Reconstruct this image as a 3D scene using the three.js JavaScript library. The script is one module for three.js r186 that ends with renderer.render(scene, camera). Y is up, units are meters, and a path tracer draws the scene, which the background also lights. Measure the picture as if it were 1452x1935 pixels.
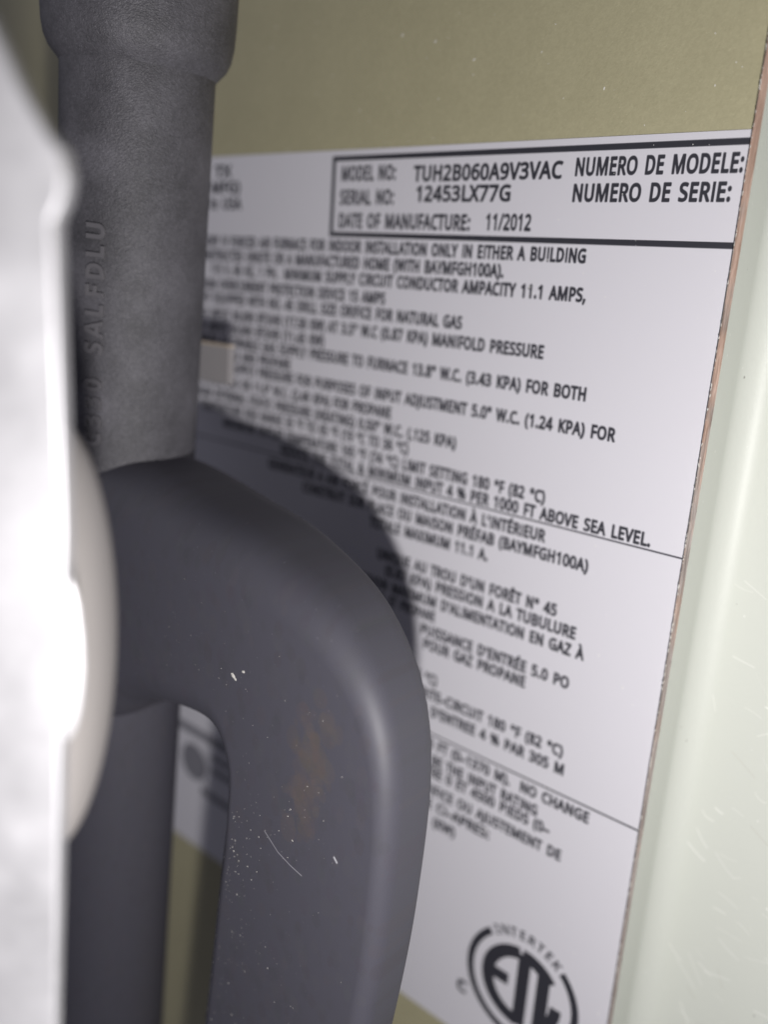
import * as THREE from 'three';
import { mergeGeometries } from 'three/addons/utils/BufferGeometryUtils.js';
import { FontLoader } from 'three/addons/loaders/FontLoader.js';
import { RectAreaLightUniformsLib } from 'three/addons/lights/RectAreaLightUniformsLib.js';
import { TextGeometry } from 'three/addons/geometries/TextGeometry.js';

// ---------------------------------------------------------------- camera, light, exposure
// The label lies in the plane z = 0, x to the right, y up; the right cut edge of the cabinet flange runs along x = 0.
const MM = 0.001;
const scene = new THREE.Scene();
const renderer = new THREE.WebGLRenderer();
renderer.toneMapping = THREE.LinearToneMapping;
renderer.toneMappingExposure = 1.0;
renderer.shadowMap.enabled = true;

const camera = new THREE.PerspectiveCamera(60.8, 769 / 1024, 0.004, 5);
camera.up.set(-0.2158, 0.9636, -0.1576);
camera.position.set(0.03843, -0.01251, 0.1093);
camera.lookAt(0.03843 - 0.61092, -0.01251 - 0.25919, 0.1093 - 0.74806);
camera.focus = 0.1075;
camera.userData.fStop = 9.5;

// the phone's own flash, a small lamp just below the lens
const flash = new THREE.PointLight(new THREE.Color(1.0, 0.975, 0.965), 0.054);
flash.name = 'phone_flash';
flash.position.set(0.0509, -0.0507, 0.1124);
flash.castShadow = true;
flash.shadow.radius = 0.12;
flash.shadow.camera.near = 0.005; flash.shadow.camera.far = 2;
scene.add(flash);
// the room: a cool panel of light up to the left, and dim even light all round
RectAreaLightUniformsLib.init();
const room = new THREE.RectAreaLight(new THREE.Color(0.93, 0.93, 1.0), 0.55, 0.3, 0.3);
room.name = 'room_light';
room.position.set(-0.47, 0.24, 0.27);
room.lookAt(-0.06, -0.05, 0.04);
room.castShadow = true;
scene.add(room);
scene.background = new THREE.Color(0.075, 0.075, 0.094);

// ---------------------------------------------------------------- helpers
let seed = 7;
const rnd = () => { seed = (seed * 1664525 + 1013904223) % 4294967296; return seed / 4294967296; };
const gauss = () => (rnd() + rnd() + rnd() + rnd() - 2) * 1.0;
const V3 = (x, y, z) => new THREE.Vector3(x * MM, y * MM, z * MM);
function add(name, geometry, material, parent) {
  const m = new THREE.Mesh(geometry, material);
  m.name = name; m.castShadow = m.receiveShadow = true;
  (parent || scene).add(m);
  return m;
}
function thing(name, label, category) {
  const g = new THREE.Group(); g.name = name; g.userData = { label, category }; scene.add(g); return g;
}
// tiling value noise, several octaves; returns n*n values in 0..1
function noise(n, cells, octaves, gain = 0.5, stretch = 1) {
  const out = new Float32Array(n * n); let amp = 1, total = 0;
  for (let o = 0; o < octaves; o++) {
    const cx = cells << o, cy = Math.max(2, Math.round((cells << o) / stretch));
    const g = new Float32Array(cx * cy).map(rnd);
    for (let j = 0; j < n; j++) for (let i = 0; i < n; i++) {
      const x = i / n * cx, y = j / n * cy, x0 = Math.floor(x), y0 = Math.floor(y);
      let fx = x - x0, fy = y - y0; fx = fx * fx * (3 - 2 * fx); fy = fy * fy * (3 - 2 * fy);
      const x1 = (x0 + 1) % cx, y1 = (y0 + 1) % cy;
      const a = g[y0 * cx + x0] * (1 - fx) + g[y0 * cx + x1] * fx, b = g[y1 * cx + x0] * (1 - fx) + g[y1 * cx + x1] * fx;
      out[j * n + i] += (a * (1 - fy) + b * fy) * amp;
    }
    total += amp; amp *= gain;
  }
  return out.map((v) => v / total);
}
function dataTex(n, fn, srgb, repeat) {
  const d = new Uint8Array(n * n * 4);
  for (let i = 0; i < n * n; i++) { const c = fn(i, i % n, Math.floor(i / n)); for (let k = 0; k < 3; k++) d[i * 4 + k] = Math.max(0, Math.min(255, c[k])); d[i * 4 + 3] = 255; }
  const t = new THREE.DataTexture(d, n, n);
  t.wrapS = t.wrapT = THREE.RepeatWrapping; t.magFilter = THREE.LinearFilter; t.minFilter = THREE.LinearMipmapLinearFilter; t.generateMipmaps = true;
  if (srgb) t.colorSpace = THREE.SRGBColorSpace;
  if (repeat) t.repeat.set(repeat, repeat);
  t.needsUpdate = true;
  return t;
}
const grey = (v) => [v, v, v];
function canvasTex(w, h, draw) {
  const c = document.createElement('canvas'); c.width = w; c.height = h;
  draw(c.getContext('2d'), w, h);
  const t = new THREE.CanvasTexture(c); t.colorSpace = THREE.SRGBColorSpace; t.magFilter = THREE.LinearFilter; t.anisotropy = 8;
  return t;
}
// a grid of points: fn(i, j) -> [x, y, z] in millimetres, with uv in millimetres (or as given)
function grid(nu, nv, fn, uvfn, closeU) {
  const pos = [], uv = [], idx = [];
  for (let j = 0; j <= nv; j++) for (let i = 0; i <= nu; i++) { const p = fn(i, j); pos.push(p[0] * MM, p[1] * MM, p[2] * MM); uv.push(...uvfn(i, j)); }
  for (let j = 0; j < nv; j++) for (let i = 0; i < nu; i++) { const a = j * (nu + 1) + i, b = a + 1, c = a + nu + 1, d = c + 1; idx.push(a, b, d, a, d, c); }
  const g = new THREE.BufferGeometry();
  g.setAttribute('position', new THREE.Float32BufferAttribute(pos, 3)); g.setAttribute('uv', new THREE.Float32BufferAttribute(uv, 2));
  g.setIndex(idx); g.computeVertexNormals();
  if (closeU) { const n = g.attributes.normal; for (let j = 0; j <= nv; j++) { const a = j * (nu + 1), b = a + nu; const v = new THREE.Vector3(n.getX(a) + n.getX(b), n.getY(a) + n.getY(b), n.getZ(a) + n.getZ(b)).normalize(); n.setXYZ(a, v.x, v.y, v.z); n.setXYZ(b, v.x, v.y, v.z); } }
  return g;
}
// lathe from [radius, height] pairs, with uv in millimetres
function turned(profile, seg = 72) {
  const g = new THREE.LatheGeometry(profile.map(([r, y]) => new THREE.Vector2(r * MM, y * MM)), seg);
  const uv = g.attributes.uv; let s = 0; const v = profile.map(([r, y], i) => { if (i) s += Math.hypot(r - profile[i - 1][0], y - profile[i - 1][1]); return s / 100; });
  for (let i = 0; i < uv.count; i++) uv.setY(i, v[i % profile.length]);
  return g;
}
// specks: instanced tiny flakes at [point, normal, size]
const flakeGeometry = new THREE.IcosahedronGeometry(1, 0);
function flakes(name, list, material, parent, label, category) {
  const m = new THREE.InstancedMesh(flakeGeometry, material, list.length);
  m.name = name; m.userData = { kind: 'stuff' };
  if (label) { m.userData.label = label; m.userData.category = category; }
  const q = new THREE.Quaternion(), z = new THREE.Vector3(0, 0, 1), M = new THREE.Matrix4(), spin = new THREE.Quaternion();
  list.forEach(([p, n, s, long = 1, turn = rnd() * 6.28], i) => {
    q.setFromUnitVectors(z, n); spin.setFromAxisAngle(z, turn); q.multiply(spin);
    M.compose(p, q, new THREE.Vector3(s * MM * long, s * MM, s * MM * 0.45)); m.setMatrixAt(i, M);
  });
  m.castShadow = m.receiveShadow = true;
  (parent || scene).add(m);
  return m;
}
const n256a = noise(256, 8, 5, 0.6), n256b = noise(256, 32, 3, 0.7), n256c = noise(256, 4, 4, 0.5);

// ---------------------------------------------------------------- olive cabinet panel behind everything
const panelColour = dataTex(256, (i) => { const v = (n256b[i] - 0.5) * 12 + (n256c[i] - 0.5) * 8 + (rnd() < 0.001 ? 36 : 0); return [178 + v, 172 + v, 140 + v * 0.9]; }, true, 1 / 14);
const panelBump = dataTex(256, (i) => grey(n256b[i] * 255), false, 1 / 9);
const panelMaterial = new THREE.MeshPhysicalMaterial({ map: panelColour, bumpMap: panelBump, bumpScale: 0.00003, roughness: 0.5 });
{
  const g = new THREE.BoxGeometry(0.26, 0.34, 0.0008);
  const uv = g.attributes.uv; for (let i = 0; i < uv.count; i++) uv.setXY(i, uv.getX(i) * 260, uv.getY(i) * 340);
  const p = add('cabinet_panel', g, panelMaterial);
  p.position.set(-0.13 - 0.00005, -0.11, -0.0004 - 0.00014);
  p.userData = { kind: 'structure', label: 'olive painted sheet metal panel behind the white rating label', category: 'panel' };
}

// ---------------------------------------------------------------- rating label
const LW = 150, LT = 6.66, LB = -140.3;   // millimetres: left end, top and bottom of the label
const lines = [
["", "NUMERO DE MODELE:", -22.32, 0.19, 2.06],
["", "NUMERO DE SERIE:", -22.31, -1.16, -1.17],
["", "TUH2B060A9V3VAC", -49.41, -24.07, 1.76],
["", "12453LX77G", -48.83, -31.75, -1.12],
["", "11/2012", -35.68, -28.03, -4.96],
["", "MODEL NO:", -64.4, -52.86, 2.06],
["", "SERIAL NO:", -64.43, -52.92, -1.54],
["", "DATE OF MANUFACTURE:", -64.52, -38.23, -5.11],
["CATEGORY IV FORCED AIR FURNACE FOR ", "INDOOR INSTALLATION ONLY IN EITHER A BUILDING", -66.54, -19.06, -8.9],
["CONSTRUCTED ONSITE OR A ", "MANUFACTURED HOME (WITH BAYMFGH100A).", -74.27, -31.69, -11.46],
["115 V, 60 HZ, 1 PH.  ", "MINIMUM SUPPLY CIRCUIT CONDUCTOR AMPACITY 11.1 AMPS,", -76.9, -18.37, -13.93],
["MAXIMUM OVERCURRENT ", "PROTECTION DEVICE 15 AMPS", -80.58, -53.45, -16.66],
["UNIT EQUIPPED ", "WITH NO. 45 DRILL SIZE ORIFICE FOR NATURAL GAS", -86.15, -38.17, -19.17],
["MAX INPUT 60,000 BTUHR ", "(17.58 KW) AT 3.5\" W.C (0.87 KPA) MANIFOLD PRESSURE", -76.47, -23.83, -22.03],
["MIN INPUT 39,000 ", "BTUHR (11.43 KW)", -83.91, -66.46, -24.6],
["MAXIMUM ALLOWABLE ", "GAS SUPPLY PRESSURE TO FURNACE 13.8\" W.C. (3.43 KPA) FOR BOTH", -82.01, -16.5, -27.0],
["NATURAL GAS ", "AND PROPANE", -87.55, -74.43, -29.48],
["MINIMUM ", "SUPPLY PRESSURE FOR PURPOSES OF INPUT ADJUSTMENT 5.0\" W.C. (1.24 KPA) FOR", -90.58, -11.62, -31.85],
["NATURAL GAS ", "OR 11.0\" W.C. (2.49 KPA) FOR PROPANE", -87.53, -50.6, -34.58],
["MAXIMUM EXTERNAL ", "STATIC PRESSURE (HEATING) 0.50\" W.C. (.125 KPA)", -85.19, -37.38, -37.27],
["TEMPERATURE RISE RANGE ", "35 °F TO 65 °F (19 °C TO 36 °C)", -75.23, -46.58, -39.79],
["MAXIMUM OUTLET TEMPERATURE ", "165 °F (74 °C) LIMIT SETTING 180 °F (82 °C)", -61.28, -21.01, -42.43],
["REDUCE THE TOTAL & ", "MINIMUM INPUT 4 % PER 1000 FT ABOVE SEA LEVEL.", -54.87, -4.52, -44.86],
["GENERATEUR A AIR FORCÉ ", "POUR INSTALLATION À L'INTÉRIEUR", -53.7, -20.29, -48.13],
["CONSTRUIT SUR ", "PLACE OU MAISON PRÉFAB (BAYMFGH100A)", -54.35, -12.97, -50.73],
["TOTALE ", "MAXIMUM 11.1 A.", -46.18, -29.58, -53.52],
["UNIQUE ", "AU TROU D'UN FORÊT N° 45", -43.59, -16.94, -58.62],
["(0.87 ", "KPA) PRESSION A LA TUBULURE", -44.14, -13.48, -61.16],
["PRESSION MAXIMUM ", "D'ALIMENTATION EN GAZ À", -37.63, -11.89, -63.91],
["NATUREL ET PRO", "PANE", -42.68, -38.5, -66.4],
["", "PUISSANCE D'ENTRÉE 5.0 PO", -41.28, -13.53, -69.03],
["", "POUR GAZ PROPANE", -40.5, -20.67, -71.49],
["36 ", "°C)", -39.56, -37.02, -77.31],
["SECURITE–", "CIRCUIT 180 °F (82 °C)", -34.95, -13.09, -80.14],
["PUISSANCE ", "D'ENTREE 4 % PAR 305 M", -37.82, -12.46, -82.95],
["0–4500 ", "FT (0–1370 M).  NO CHANGE", -35.77, -7.53, -88.79],
["MAY BE ", "THE INPUT RATING", -33.64, -15.98, -91.66],
["ENTRE ", "0 ET 4500 PIEDS (0–", -33.42, -13.59, -93.91],
["ORIFICE ", "OU AJUSTEMENT DE", -30.78, -11.12, -97.16],
["E ", "CI–APRES:", -34.85, -23.93, -99.99],
["", "(KW)", -35.31, -30.62, -102.99],
];
const labelMap = canvasTex(2048, 2048, (g, W, H) => {
  const sx = W / LW, sy = H / (LT - LB), X = (u) => (u + LW) * sx, Y = (v) => (LT - v) * sy;
  g.fillStyle = '#dfdde3'; g.fillRect(0, 0, W, H);
  const ink = '#36363d';
  g.fillStyle = g.strokeStyle = ink;
  const bar = (u0, v0, u1, v1, w) => { g.lineWidth = w * sy; g.beginPath(); g.moveTo(X(u0), Y(v0)); g.lineTo(X(u1), Y(v1)); g.stroke(); };
  bar(-66.4, 5.4, 0, 5.4, 0.75); bar(-66.4, -6.2, 0, -6.2, 0.75); bar(-66.05, 5.7, -66.05, -6.5, 0.72);
  bar(-LW, -45.35, 0, -45.35, 0.22); bar(-LW, -86.2, 0, -86.2, 0.28);
  const write = (pre, text, u0, u1, v, cap) => {
    const size = cap * sy / 0.714;
    g.font = size + 'px sans-serif'; g.textBaseline = 'alphabetic'; g.textAlign = 'left';
    // set letter by letter, with wide word gaps and a plain bar for the letter I
    const adv = (ch) => (ch === ' ' ? 0.42 * size : ch === 'I' ? 0.3 * size : g.measureText(ch).width + 0.02 * size);
    const len = (t) => [...t].reduce((a, ch) => a + adv(ch), 0);
    const k = (u1 - u0) * sx / len(text);
    g.save(); g.translate(X(u0), Y(v)); g.scale(k, 1);
    g.lineWidth = 0.24 * sy; g.lineJoin = 'round';
    const run = (t, x) => { for (const ch of t) { if (ch === 'I') g.fillRect(x + 0.08 * size, -0.714 * size - 0.1 * sy, 0.155 * size, 0.714 * size + 0.2 * sy); else if (ch !== ' ') { g.fillText(ch, x, 0); g.strokeText(ch, x, 0); } x += adv(ch); } };
    run(text, 0); if (pre) run(pre, -len(pre));
    g.restore();
  };
  lines.forEach(([pre, text, u0, u1, v], i) => write(pre, text, u0, Math.min(u1, -0.25), v, i < 8 ? 2.1 : 1.72));
  write('', 'E, TX', -101, -91.5, 3.1, 1.9); write('', '& MFG)', -101, -89, 0.4, 1.9); write('', 'made in USA', -106, -88.6, -2.4, 1.9);
  // certification mark
  const cx = -15.1, cy = -123.6, arc = (r, a0, a1, w) => { g.lineWidth = w * sx; g.beginPath(); g.ellipse(X(cx), Y(cy), r * sx, r * sy, 0, a0, a1); g.stroke(); };
  const D = Math.PI / 180;
  arc(9.9, -47 * D, 229 * D, 1.3);
  g.save(); g.translate(X(cx), Y(cy)); g.textAlign = 'center'; g.textBaseline = 'middle'; g.font = 'bold ' + 1.75 * sy / 0.72 + 'px sans-serif';
  [...'INTERTEK'].forEach((ch, i) => { g.save(); g.rotate((-33 + i * 9.6) * D); g.translate(0, -9.9 * sy); g.fillText(ch, 0, 0); g.restore(); });
  g.restore();
  arc(6.4, 92 * D, 263 * D, 2.3); bar(cx - 6.5, cy + 0.2, cx - 2.4, cy + 0.2, 2.2);
  arc(6.4, 268 * D, 322 * D, 2.3);
  g.lineWidth = 2.3 * sx; g.beginPath(); g.moveTo(X(cx + 0.2), Y(cy + 6.5)); g.lineTo(X(cx + 0.2), Y(cy - 7.2)); g.stroke();
  g.beginPath(); g.moveTo(X(cx + 3.9), Y(cy + 5.0)); g.lineTo(X(cx + 3.9), Y(cy - 5.6)); g.stroke();
  arc(6.5, -2 * D, 52 * D, 2.0);
  g.textAlign = 'center'; g.textBaseline = 'middle'; g.font = 'bold ' + 2.4 * sy / 0.72 + 'px sans-serif'; g.fillText('C', X(-26.2), Y(-130.4)); g.lineWidth = 0.2 * sy; g.strokeText('C', X(-26.2), Y(-130.4));
  // the round mark and bold print at the lower left
  g.fillStyle = g.strokeStyle = '#85848b';
  g.beginPath(); g.ellipse(X(-100.5), Y(-119.2), 4.4 * sx, 4.4 * sy, 0, 0, 7); g.fill();
  bar(-108, -111.6, -88, -111.6, 2.2); bar(-94.6, -115.4, -84, -115.4, 1.6); bar(-94.6, -118.6, -84, -118.6, 1.6); bar(-98, -125.2, -84, -125.2, 1.8);
});
labelMap.anisotropy = 16;
const labelMaterial = new THREE.MeshPhysicalMaterial({ map: labelMap, roughness: 0.42, clearcoat: 0.25, clearcoatRoughness: 0.3 });
{
  const g = new THREE.PlaneGeometry(LW * MM, (LT - LB) * MM);
  const front = g, back = new THREE.BoxGeometry(LW * MM, (LT - LB) * MM, 0.0001); back.translate(0, 0, -0.00006);
  const t = thing('rating_label', 'white printed furnace rating label stuck on the olive panel', 'label');
  t.position.set((-LW / 2 - 0.05) * MM, (LT + LB) / 2 * MM, 0);
  add('printed_face', front, labelMaterial, t);
  add('film_backing', back, new THREE.MeshStandardMaterial({ color: new THREE.Color(0.7, 0.68, 0.7), roughness: 0.6 }), t);
}

// ---------------------------------------------------------------- painted flange with a raw cut edge
const paintBumpN = noise(256, 16, 3, 0.6);
const paintMap = canvasTex(1024, 2048, (g, W, H) => {   // x: 0..64 mm of the developed width, y: 0..200 mm
  g.fillStyle = '#d6d9d0'; g.fillRect(0, 0, W, H);
  const kx = W / 64, ky = H / 200;
  for (let i = 0; i < 90; i++) { g.fillStyle = rnd() < 0.2 ? 'rgba(90,85,78,.6)' : 'rgba(246,246,240,.75)'; const r = 0.5 + rnd() * 1.3; g.beginPath(); g.ellipse(rnd() * W * 0.4, rnd() * H, r, r, 0, 0, 7); g.fill(); }
  for (let i = 0; i < 230; i++) {      // scuffs on the flat face
    const x = (11 + rnd() * 22) * kx, y = H * (0.1 + rnd() * 0.85) , l = (1.5 + rnd() * 7) * kx * 0.5, a = 0.35 + gauss() * 0.5;
    g.strokeStyle = rnd() < 0.85 ? `rgba(250,250,244,${0.25 + rnd() * 0.5})` : 'rgba(196,194,184,.5)'; g.lineWidth = 0.6 + rnd() * 1.8;
    g.beginPath(); g.moveTo(x, y); g.quadraticCurveTo(x + l * 0.5 * Math.cos(a) + gauss() * 6, y + l * 0.5 * Math.sin(a) + gauss() * 6, x + l * Math.cos(a), y + l * Math.sin(a)); g.stroke();
  }
});
const paintMaterial = new THREE.MeshPhysicalMaterial({ map: paintMap, roughness: 0.5, bumpMap: dataTex(256, (i) => grey(paintBumpN[i] * 255), false), bumpScale: 0.00002, clearcoat: 0.12, clearcoatRoughness: 0.4 });
paintMaterial.bumpMap.repeat.set(8, 25);
const rawN = noise(1024, 24, 5, 0.7, 0.35), rawN2 = noise(1024, 6, 4, 0.6, 0.12);
const rawMap = dataTex(1024, (i, x, y) => { const k = Math.max(0, Math.min(1, (y / 1024 - 0.52) * 5 + (rawN2[i] - 0.5) * 3)), v = (rawN[i] - 0.5) * 85; return [162 + 18 * k + v, 151 + 0 * k + v, 144 - 10 * k + v]; }, true);   // greyer steel below, tan rust above
const rawMaterial = new THREE.MeshStandardMaterial({ map: rawMap, roughness: 0.6, bumpMap: dataTex(1024, (i) => grey(rawN[i] * 255)), bumpScale: 0.0002 });
{
  const width = (y) => 0.58 + 0.3 * Math.max(0, Math.min(1, (y + 85) / 90));   // the sheared edge narrows downwards
  const t = thing('cabinet_flange', 'cream painted steel flange with a bare rusty cut edge beside the label', 'flange');
  // profile of the visible side, [x, z], from the raw edge down the strip, round the bend and out over the flat face
  const TOP = 1.2, TH = 0.88, A = 89.5 * Math.PI / 180, prof = [[TH, TOP]];
  let x = TH, z = TOP; const dx = Math.cos(A), dz = -Math.sin(A), L = 6.2;
  for (let i = 1; i <= 6; i++) prof.push([x + dx * L * i / 6, z + dz * L * i / 6]);
  [x, z] = prof[prof.length - 1];
  const R = 3.4;
  for (let i = 1; i <= 14; i++) { const a = A * (1 - i / 14); prof.push([x + R * (Math.sin(A) - Math.sin(a)), z - R * (Math.cos(a) - Math.cos(A))]); }
  [x, z] = prof[prof.length - 1];
  for (let i = 1; i <= 10; i++) prof.push([x + 50 * i / 10, z]);
  const s = [0]; for (let i = 1; i < prof.length; i++) s.push(s[i - 1] + Math.hypot(prof[i][0] - prof[i - 1][0], prof[i][1] - prof[i - 1][1]));
  const NV = 60, y0 = -200, y1 = 60, yy = (j) => y0 + (y1 - y0) * j / NV;
  const front = grid(prof.length - 1, NV, (i, j) => [prof[i][0] - (i < 7 ? TH - width(yy(j)) : (TH - width(yy(j))) * Math.max(0, 1 - (i - 6) / 14)), yy(j), prof[i][1]], (i, j) => [s[i] / 64, (yy(j) + 160) / 200]);
  const back = grid(1, 1, (i, j) => [i ? 70 : 0.0, j ? y1 : y0, z - 1.2], (i, j) => [0.9 + i * 0.05, j]);
  const left = grid(1, 1, (i, j) => [0.0, j ? y1 : y0, i ? TOP - 0.02 : z - 1.2], (i, j) => [0.9 + i * 0.05, j]);
  add('painted_sheet', mergeGeometries([front, back, left]), paintMaterial, t);
  // raw edge: a narrow rough band with a ragged burr on its left side
  const NE = 900; const jag = []; for (let j = 0; j <= NE; j++) jag.push([gauss() * 0.018, gauss() * 0.02, Math.max(0, gauss()) * 0.04]);
  const cols = [[0, -0.5], [0.0, -0.05], [0.1, 0.06], [0.28, 0], [0.5, 0.02], [0.72, 0.02], [TH + 0.03, 0]];
  const edge = grid(cols.length - 1, NE, (i, j) => { const k = jag[j], y = y0 + (y1 - y0) * j / NE; return [cols[i][0] * width(y) / TH + (i < 3 ? k[0] + Math.sin(j * 0.07) * 0.03 : i === 6 ? k[1] * 0.5 : 0), y0 + (y1 - y0) * j / NE, TOP + 0.02 + cols[i][1] + (i === 2 ? k[2] : k[1] * 0.3)]; },
    (i, j) => [cols[i][0] * 0.12 + 0.2, (y0 + (y1 - y0) * j / NE + 200) / 260]);
  t.position.x = 0.4 * MM;
  add('raw_edge', edge, rawMaterial, t);
  // paint chips hanging on the burr
  const chip = new THREE.MeshStandardMaterial({ color: new THREE.Color(0.72, 0.7, 0.64), roughness: 0.5 });
  const list = []; for (let i = 0; i < 260; i++) list.push([V3(0.07 + gauss() * 0.03, 30 - rnd() * 165, TOP + 0.06), new THREE.Vector3(0, 0, 1), 0.03 + rnd() * 0.05, 1.5 + rnd() * 4, Math.PI / 2 + gauss() * 0.25]);
  flakes('paint_chips', list, chip, t);
}

// ---------------------------------------------------------------- black plastic drain trap
const pipeN = noise(512, 96, 3, 0.85, 0.8), pipeN2 = noise(512, 6, 5, 0.55);
const pipeMap = dataTex(512, (i) => { const d = (pipeN2[i] - 0.5) * 44, v = 87 + d + (pipeN[i] - 0.5) * 30 + (rnd() < 0.012 ? 46 : 0); return [v * 0.99, v * 0.975, v * 1.03]; }, true);
const pipeBump = dataTex(512, (i) => grey(pipeN[i] * 255), false);
const pipeMaterial = new THREE.MeshPhysicalMaterial({ map: pipeMap, bumpMap: pipeBump, bumpScale: 0.00012, roughness: 0.52 });
pipeMap.repeat.set(2, 3); pipeBump.repeat.set(4, 6);
const letterMaterial = new THREE.MeshPhysicalMaterial({ color: new THREE.Color(0.13, 0.125, 0.135), roughness: 0.3 });
// knots of the elbow: outer edge x, y, inner edge x, y, half depth (millimetres); its front face is flat at z = ZF
const KN = [[-95.06, -43.06, -95.37, -79.77, 11.8], [-81.83, -41.19, -77.11, -85.35, 11.8], [-67.38, -40.96, -65.88, -78.43, 11.5], [-52.25, -42.78, -56.98, -74.94, 10.5], [-36.26, -44.9, -45.39, -73, 8.5], [-21.66, -50.6, -41.03, -76.54, 6.4], [-13.25, -62.5, -40.51, -83.98, 5], [-12.37, -84.43, -41.34, -93.49, 4.4], [-15.45, -112.35, -43.62, -115.54, 4.2], [-20.6, -144.83, -47.6, -149.64, 4.2], [-25, -170, -51.5, -175, 4.2]];
const ZF = 43, Z0 = 31;
const trap = thing('drain_trap', 'black plastic condensate drain trap with a curved elbow in front of the label', 'drain trap');
{
  // elbow: a rounded rectangle swept along a planar path
  const cr = (k, t) => { const g = (i) => KN[Math.max(0, Math.min(KN.length - 1, i))]; const p0 = k > 0 ? g(k - 1) : g(0).map((v, i) => 2 * v - g(1)[i]), p1 = g(k), p2 = g(k + 1), p3 = k + 2 < KN.length ? g(k + 2) : g(k + 1).map((v, i) => 2 * v - g(k)[i]);
    return p1.map((_, i) => 0.5 * (2 * p1[i] + (p2[i] - p0[i]) * t + (2 * p0[i] - 5 * p1[i] + 4 * p2[i] - p3[i]) * t * t + (-p0[i] + 3 * p1[i] - 3 * p2[i] + p3[i]) * t * t * t)); };
  const NS = 160, m = KN.length - 1, C = [];
  for (let i = 0; i <= NS; i++) { const u = i / NS * m, k = Math.min(m - 1, Math.floor(u)); const q = cr(k, u - k); C.push([(q[0] + q[2]) / 2, (q[1] + q[3]) / 2, Math.hypot(q[0] - q[2], q[1] - q[3]) / 2, q[4], (q[0] - q[2]), (q[1] - q[3])]); }
  const round = (b) => 2.3 + Math.max(0, b - 4.2) * 0.92, side = [];   // unit description of the section: [across, out of corner angle] for 4 corners and points on the flats
  [[1, 1], [-1, 1], [-1, -1], [1, -1]].forEach(([sx, sz], k) => {
    for (let q = 0; q <= 12; q++) side.push([sx, sz, (k + q / 12) * Math.PI / 2]);
  });
  side.push(side[0]);
  const NT = side.length - 1;
  const frame = (i) => { const l = Math.hypot(C[i][4], C[i][5]); return [C[i][4] / l, C[i][5] / l]; };
  const at = (i, w, z) => { const [nx, ny] = frame(i); return [C[i][0] + nx * w, C[i][1] + ny * w, z]; };
  const section = (i, j) => {
    const [sx, sz, an] = side[j], [, , a, b] = C[i], r = round(b);
    return at(i, sx * (a - r) + r * Math.cos(an), ZF - b + sz * (b - r) + r * Math.sin(an));
  };
  const UV = (p) => [(p[0] + 116) / 116, (p[1] + 170) / 140];   // the colour print lies over the front, 116 by 140 mm
  const body = grid(NT, NS, (j, i) => section(i, j), (j, i) => UV(section(i, j)), true);
  const capPoint = (j, i) => { const p = section(0, j), k = i / 6; return [C[0][0] - 5 * Math.sqrt(1 - k * k), C[0][1] + (p[1] - C[0][1]) * k, ZF - C[0][3] + (p[2] - ZF + C[0][3]) * k]; };
  const cap = grid(NT, 6, capPoint, (j, i) => UV(capPoint(j, i)), true);
  const bodyMap = canvasTex(2048, 2048, (g, W, H) => {
    g.fillStyle = '#4b4a53'; g.fillRect(0, 0, W, H);
    const k = W / 116, X = (x) => (x + 116) * k, Y = (y) => H - (y + 170) / 140 * H;
    for (let i = 0; i < 6000; i++) { const v = 68 + rnd() * 11; g.fillStyle = `rgba(${v},${v - 1},${v + 6},.3)`; const r = 2 + rnd() * 14; g.beginPath(); g.ellipse(rnd() * W, rnd() * H, r, r * 1.3, 0, 0, 7); g.fill(); }
    // brown water stain on the right leg
    for (let i = 0; i < 110; i++) { const t = rnd(), x = X(-23.5 - t * 2 + gauss() * 2.6), y = Y(-62 - t * 15 + gauss() * 2.6), q = Math.round(rnd() * 8); g.fillStyle = `rgba(${86 + q},${77 + q},${74 + q},.2)`; const r = 3 + rnd() * 22; g.beginPath(); g.ellipse(x, y, r, r * (0.6 + rnd() * 0.6), rnd() * 3, 0, 7); g.fill(); }
    // scratches and scuffs
    const scratch = (pts, w, c) => { g.strokeStyle = c; g.lineWidth = w; g.beginPath(); pts.forEach(([x, y], i) => { i ? g.lineTo(X(x), Y(y)) : g.moveTo(X(x), Y(y)); }); g.stroke(); };
    scratch([[-31.7, -80.8], [-29.1, -82.6], [-26.9, -83.3], [-24.8, -83.7]], 1.8, 'rgba(180,178,184,.8)');
    scratch([[-19.8, -78.3], [-19.2, -78.9]], 4, 'rgba(205,205,210,.9)');
    for (let i = 0; i < 1500; i++) { const v = 90 + rnd() * 60; g.fillStyle = `rgba(${v},${v},${v + 6},.45)`; g.fillRect(rnd() * X(-21), rnd() * H, 1 + rnd() * 1.6, 1 + rnd() * 1.6); }
  });
  const bodyBump = dataTex(256, (i) => grey(n256a[i] * 255)); bodyBump.repeat.set(6, 7);
  const bodyMaterial = new THREE.MeshPhysicalMaterial({ map: bodyMap, roughness: 0.56, bumpMap: bodyBump, bumpScale: 0.000012 });
  const elbow = add('elbow', mergeGeometries([body, cap]), bodyMaterial, trap);
  // moulding seam along the inner front corner of the leg
  const corner = (i, s) => { const [, , a, b] = C[i], r = round(b), an = s * Math.PI / 2; return at(i, -(a - r) - r * Math.sin(an), ZF - r + r * Math.cos(an)); };
  const seamPts = []; for (let i = 96; i <= 158; i += 2) seamPts.push(V3(...corner(i, 0.62)));
  add('mould_seam', new THREE.TubeGeometry(new THREE.CatmullRomCurve3(seamPts), 160, 0.00016, 6), bodyMaterial, elbow);
  // dust on the leg, thickest along its inner corner
  const dust = new THREE.MeshStandardMaterial({ color: new THREE.Color(0.55, 0.53, 0.5), roughness: 0.8 });
  const list = [], front = new THREE.Vector3(0, 0, 1);
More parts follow.
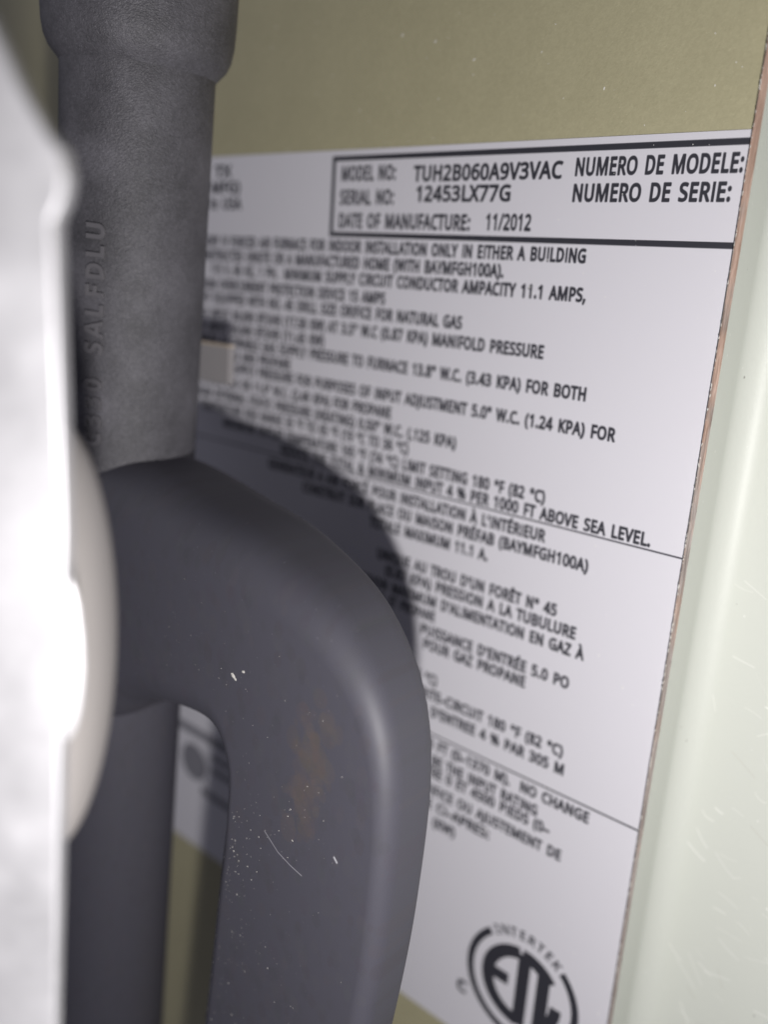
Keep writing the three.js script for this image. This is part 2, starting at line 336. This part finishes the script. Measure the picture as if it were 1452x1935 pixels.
  const jitter = (p, i) => { const q = C[Math.min(NS, i + 1)]; const t = rnd(); return V3(p[0] + (q[0] - C[i][0]) * t, p[1] + (q[1] - C[i][1]) * t, p[2]); };
  for (let k = 0; k < 560; k++) { const i = 98 + Math.floor(rnd() * 50), s = Math.min(0.85, Math.max(0.1, 0.6 + gauss() * 0.16)), [nx, ny] = frame(i), an = s * Math.PI / 2; list.push([jitter(corner(i, s), i), new THREE.Vector3(-nx * Math.sin(an), -ny * Math.sin(an), Math.cos(an)), 0.03 + rnd() * 0.05, 1 + rnd()]); }
  for (let k = 0; k < 220; k++) { const i = 94 + Math.floor(rnd() * 54), [, , a, b] = C[i], r = round(b); list.push([jitter(at(i, -(a - r) + rnd() * rnd() * (a - r) * 2, ZF), i), front, 0.025 + rnd() * rnd() * 0.06, 1 + rnd() * 1.5]); }
  for (let k = 0; k < 40; k++) { const i = 50 + Math.floor(rnd() * 40), [, , a, b] = C[i], r = round(b); list.push([jitter(at(i, (rnd() - 0.5) * (a - r) * 2, ZF), i), front, 0.02 + rnd() * 0.04, 1]); }
  for (const [x, y, s, t] of [[-38.3, -61.8, 0.3, -0.6], [-37.9, -62.1, 0.2, -0.6], [-36.4, -60.6, 0.2, 0.3]]) list.push([V3(x, y, ZF), front, s, 1.7, t]);
  flakes('dust', list, dust, elbow);

  // inlet pipe with its collar, slightly tapered, and the outlet leg below
  const stand = (m) => { m.position.set(-75.62 * MM, 0, Z0 * MM); m.rotation.z = -Math.atan(0.072); return m; };
  const pipe = stand(add('inlet_pipe', turned([[10.5, -60], [10.5, -20], [10.5, 14], [10.5, 40]]), pipeMaterial, trap));
  stand(add('collar', turned([[10.4, 12.6], [11.0, 13.3], [11.9, 14.3], [12.5, 15.6], [12.8, 17.2], [12.95, 19.5], [13.2, 44], [10, 44]]), pipeMaterial, trap));
  stand(add('outlet_leg', turned([[10.4, -70], [10.4, -190]]), bodyMaterial, trap));
  // raised moulded letters, read upwards along the pipe
  const font = await new FontLoader().loadAsync('fonts/droid/droid_sans_bold.typeface.json');
  const phi = 61 * Math.PI / 180, word = 'C330 SALFDLU';
  [...word].forEach((ch, i) => {
    if (ch === ' ') return;
    const g = new TextGeometry(ch, { font, size: 2.6 * MM, depth: 0.6 * MM, curveSegments: 4, bevelEnabled: true, bevelThickness: 0.12 * MM, bevelSize: 0.06 * MM, bevelSegments: 2 });
    g.computeBoundingBox(); g.translate(-(g.boundingBox.min.x + g.boundingBox.max.x) / 2, 0, 0);
    const y = -37.5 + i * 2.62, r = 10.5;
    const n = new THREE.Vector3(Math.cos(phi), 0, Math.sin(phi)), up = new THREE.Vector3(-Math.sin(phi), 0, Math.cos(phi)), ad = new THREE.Vector3(0, 1, 0);
    const m = add('raised_letter', g, letterMaterial, pipe);
    m.matrixAutoUpdate = true;
    m.setRotationFromMatrix(new THREE.Matrix4().makeBasis(ad, up, n));
    m.position.set(n.x * (r - 0.3) * MM - up.x * 1.1 * MM, y * MM, n.z * (r - 0.3) * MM - up.z * 1.1 * MM);
  });
}

// ---------------------------------------------------------------- support clip between the pipe and the panel
{
  const t = thing('support_clip', 'pale grey metal clip sticking out from behind the black pipe', 'clip');
  const m = new THREE.MeshStandardMaterial({ color: new THREE.Color(0.38, 0.36, 0.36), roughness: 0.55, metalness: 0.2, bumpMap: panelBump, bumpScale: 0.00005 });
  const edgeM = new THREE.MeshStandardMaterial({ color: new THREE.Color(0.62, 0.52, 0.4), roughness: 0.5, metalness: 0.3 });
  const box = (x0, x1, y0, y1, z0, z1) => { const g = new THREE.BoxGeometry((x1 - x0) * MM, (y1 - y0) * MM, (z1 - z0) * MM, 4, 4, 1); g.translate((x0 + x1) / 2 * MM, (y0 + y1) / 2 * MM, (z0 + z1) / 2 * MM); return g; };
  add('strap', box(-104, -76.9, -31.8, -25.6, 11, 12.2), m, t);
  add('cut_edge', box(-104, -76.9, -25.59, -25.2, 10.9, 12.25), edgeM, t);
  add('foot', box(-105.2, -104.01, -31.8, -25.6, 0.02, 12.2), m, t);
}

// ---------------------------------------------------------------- bright metal bracket close to the camera, and the round cap behind its edge
{
  const zn = noise(512, 10, 4, 0.6);
  const zincMap = dataTex(512, (i) => { const v = 204 + (zn[i] - 0.5) * 16; return [v * 0.975, v * 0.97, v * 0.985]; }, true);
  const zincRough = dataTex(512, (i) => grey(130 + (zn[i] - 0.5) * 34), false);
  const zinc = new THREE.MeshPhysicalMaterial({ map: zincMap, roughnessMap: zincRough, roughness: 1, metalness: 0.7, bumpMap: dataTex(512, (i) => grey(zn[i] * 255)), bumpScale: 0.00005 });
  const t = thing('metal_bracket', 'bright galvanised metal bracket with a sloping top edge in front of the pipe', 'bracket');
  // local frame: x along the plate (to the right in the picture), y up, z its normal towards the lens
  const nx = new THREE.Vector3(0.645, 0, 0.764).normalize(), ax = new THREE.Vector3(0.764, 0, -0.645).normalize();
  t.setRotationFromMatrix(new THREE.Matrix4().makeBasis(ax, new THREE.Vector3(0, 1, 0), nx));
  t.position.copy(V3(-14.6, -30.6, 78.7));
  const sh = new THREE.Shape();
  const P = [[-4.6, -90], [-2.1, -44], [0, 0], [-0.1, 20.2], [0.55, 21.6], [0.75, 22.9], [0.5, 24.2], [-0.4, 25.2], [-1.6, 27.2], [-3.2, 30.4], [-5.2, 34.2], [-12, 46], [-30, 60], [-30, -90]];
  sh.moveTo(P[0][0] * MM, P[0][1] * MM); P.slice(1).forEach(([x, y]) => sh.lineTo(x * MM, y * MM)); sh.closePath();
  const g = new THREE.ExtrudeGeometry(sh, { depth: 1.2 * MM, bevelEnabled: true, bevelThickness: 0.35 * MM, bevelSize: 0.3 * MM, bevelSegments: 3 });
  g.translate(-0.0003, 0, -0.0012); const uv = g.attributes.uv; for (let i = 0; i < uv.count; i++) uv.setXY(i, uv.getX(i) * 25, uv.getY(i) * 25);
  add('plate', g, zinc, t);
  const rv = new THREE.SphereGeometry(1, 32, 24); rv.scale(1.6 * MM, 6.8 * MM, 0.55 * MM);
  const r = add('rivet_head', rv, zinc, t); r.position.set(-0.85 * MM, -9.8 * MM, -0.6 * MM);
  const bead = new THREE.SphereGeometry(1, 24, 18); bead.scale(1.0 * MM, 1.5 * MM, 0.4 * MM);
  const b = add('edge_bead', bead, zinc, t); b.position.set(-0.2 * MM, 22.7 * MM, -0.2 * MM);

  const c = thing('rounded_cap', 'rounded pale metal cap showing past the edge of the bright bracket', 'cap');
  const capM = new THREE.MeshPhysicalMaterial({ color: new THREE.Color(0.36, 0.335, 0.325), roughness: 0.5, metalness: 0.35, bumpMap: panelBump, bumpScale: 0.00004 });
  const prof = []; for (let i = 0; i <= 20; i++) { const a = i / 20 * Math.PI / 2; prof.push([16 * Math.sin(a) + 0.0001, 5.2 * Math.cos(a)]); }
  prof.push([16, -3], [15, -4], [0.001, -4]);
  const dome = add('dome', turned(prof.reverse(), 96), capM, c);
  const axis = new THREE.Vector3(0.7617, 0.0651, -0.6446).multiplyScalar(1).normalize();
  const capBack = new THREE.Vector3(0.6109, 0.2592, 0.7481), capUp = new THREE.Vector3(-0.2158, 0.9636, -0.1576);
  c.setRotationFromMatrix(new THREE.Matrix4().makeBasis(capUp.clone().negate(), axis, capBack));
  c.position.copy(V3(-24.40, -42.54, 74.77));
  dome.geometry.scale(1.12, 0.95, 0.5);
}

// ---------------------------------------------------------------- dust on the label and the panel
{
  const speck = new THREE.MeshStandardMaterial({ color: new THREE.Color(0.85, 0.84, 0.82), roughness: 0.5 });
  const list = [], n = new THREE.Vector3(0, 0, 1);
  for (let i = 0; i < 420; i++) list.push([V3(-1 - rnd() * 95, 6 - rnd() * 145, 0.03), n, 0.035 + rnd() * rnd() * rnd() * 0.17, 1 + rnd() * 0.8]);
  for (let i = 0; i < 90; i++) list.push([V3(-1 - rnd() * 100, 7 + rnd() * 26, -0.1), n, 0.03 + rnd() * rnd() * 0.09, 1 + rnd() * 2]);
  flakes('dust', list, speck, null, 'fine bright dust specks scattered over the label and olive panel', 'dust');
}

renderer.render(scene, camera);
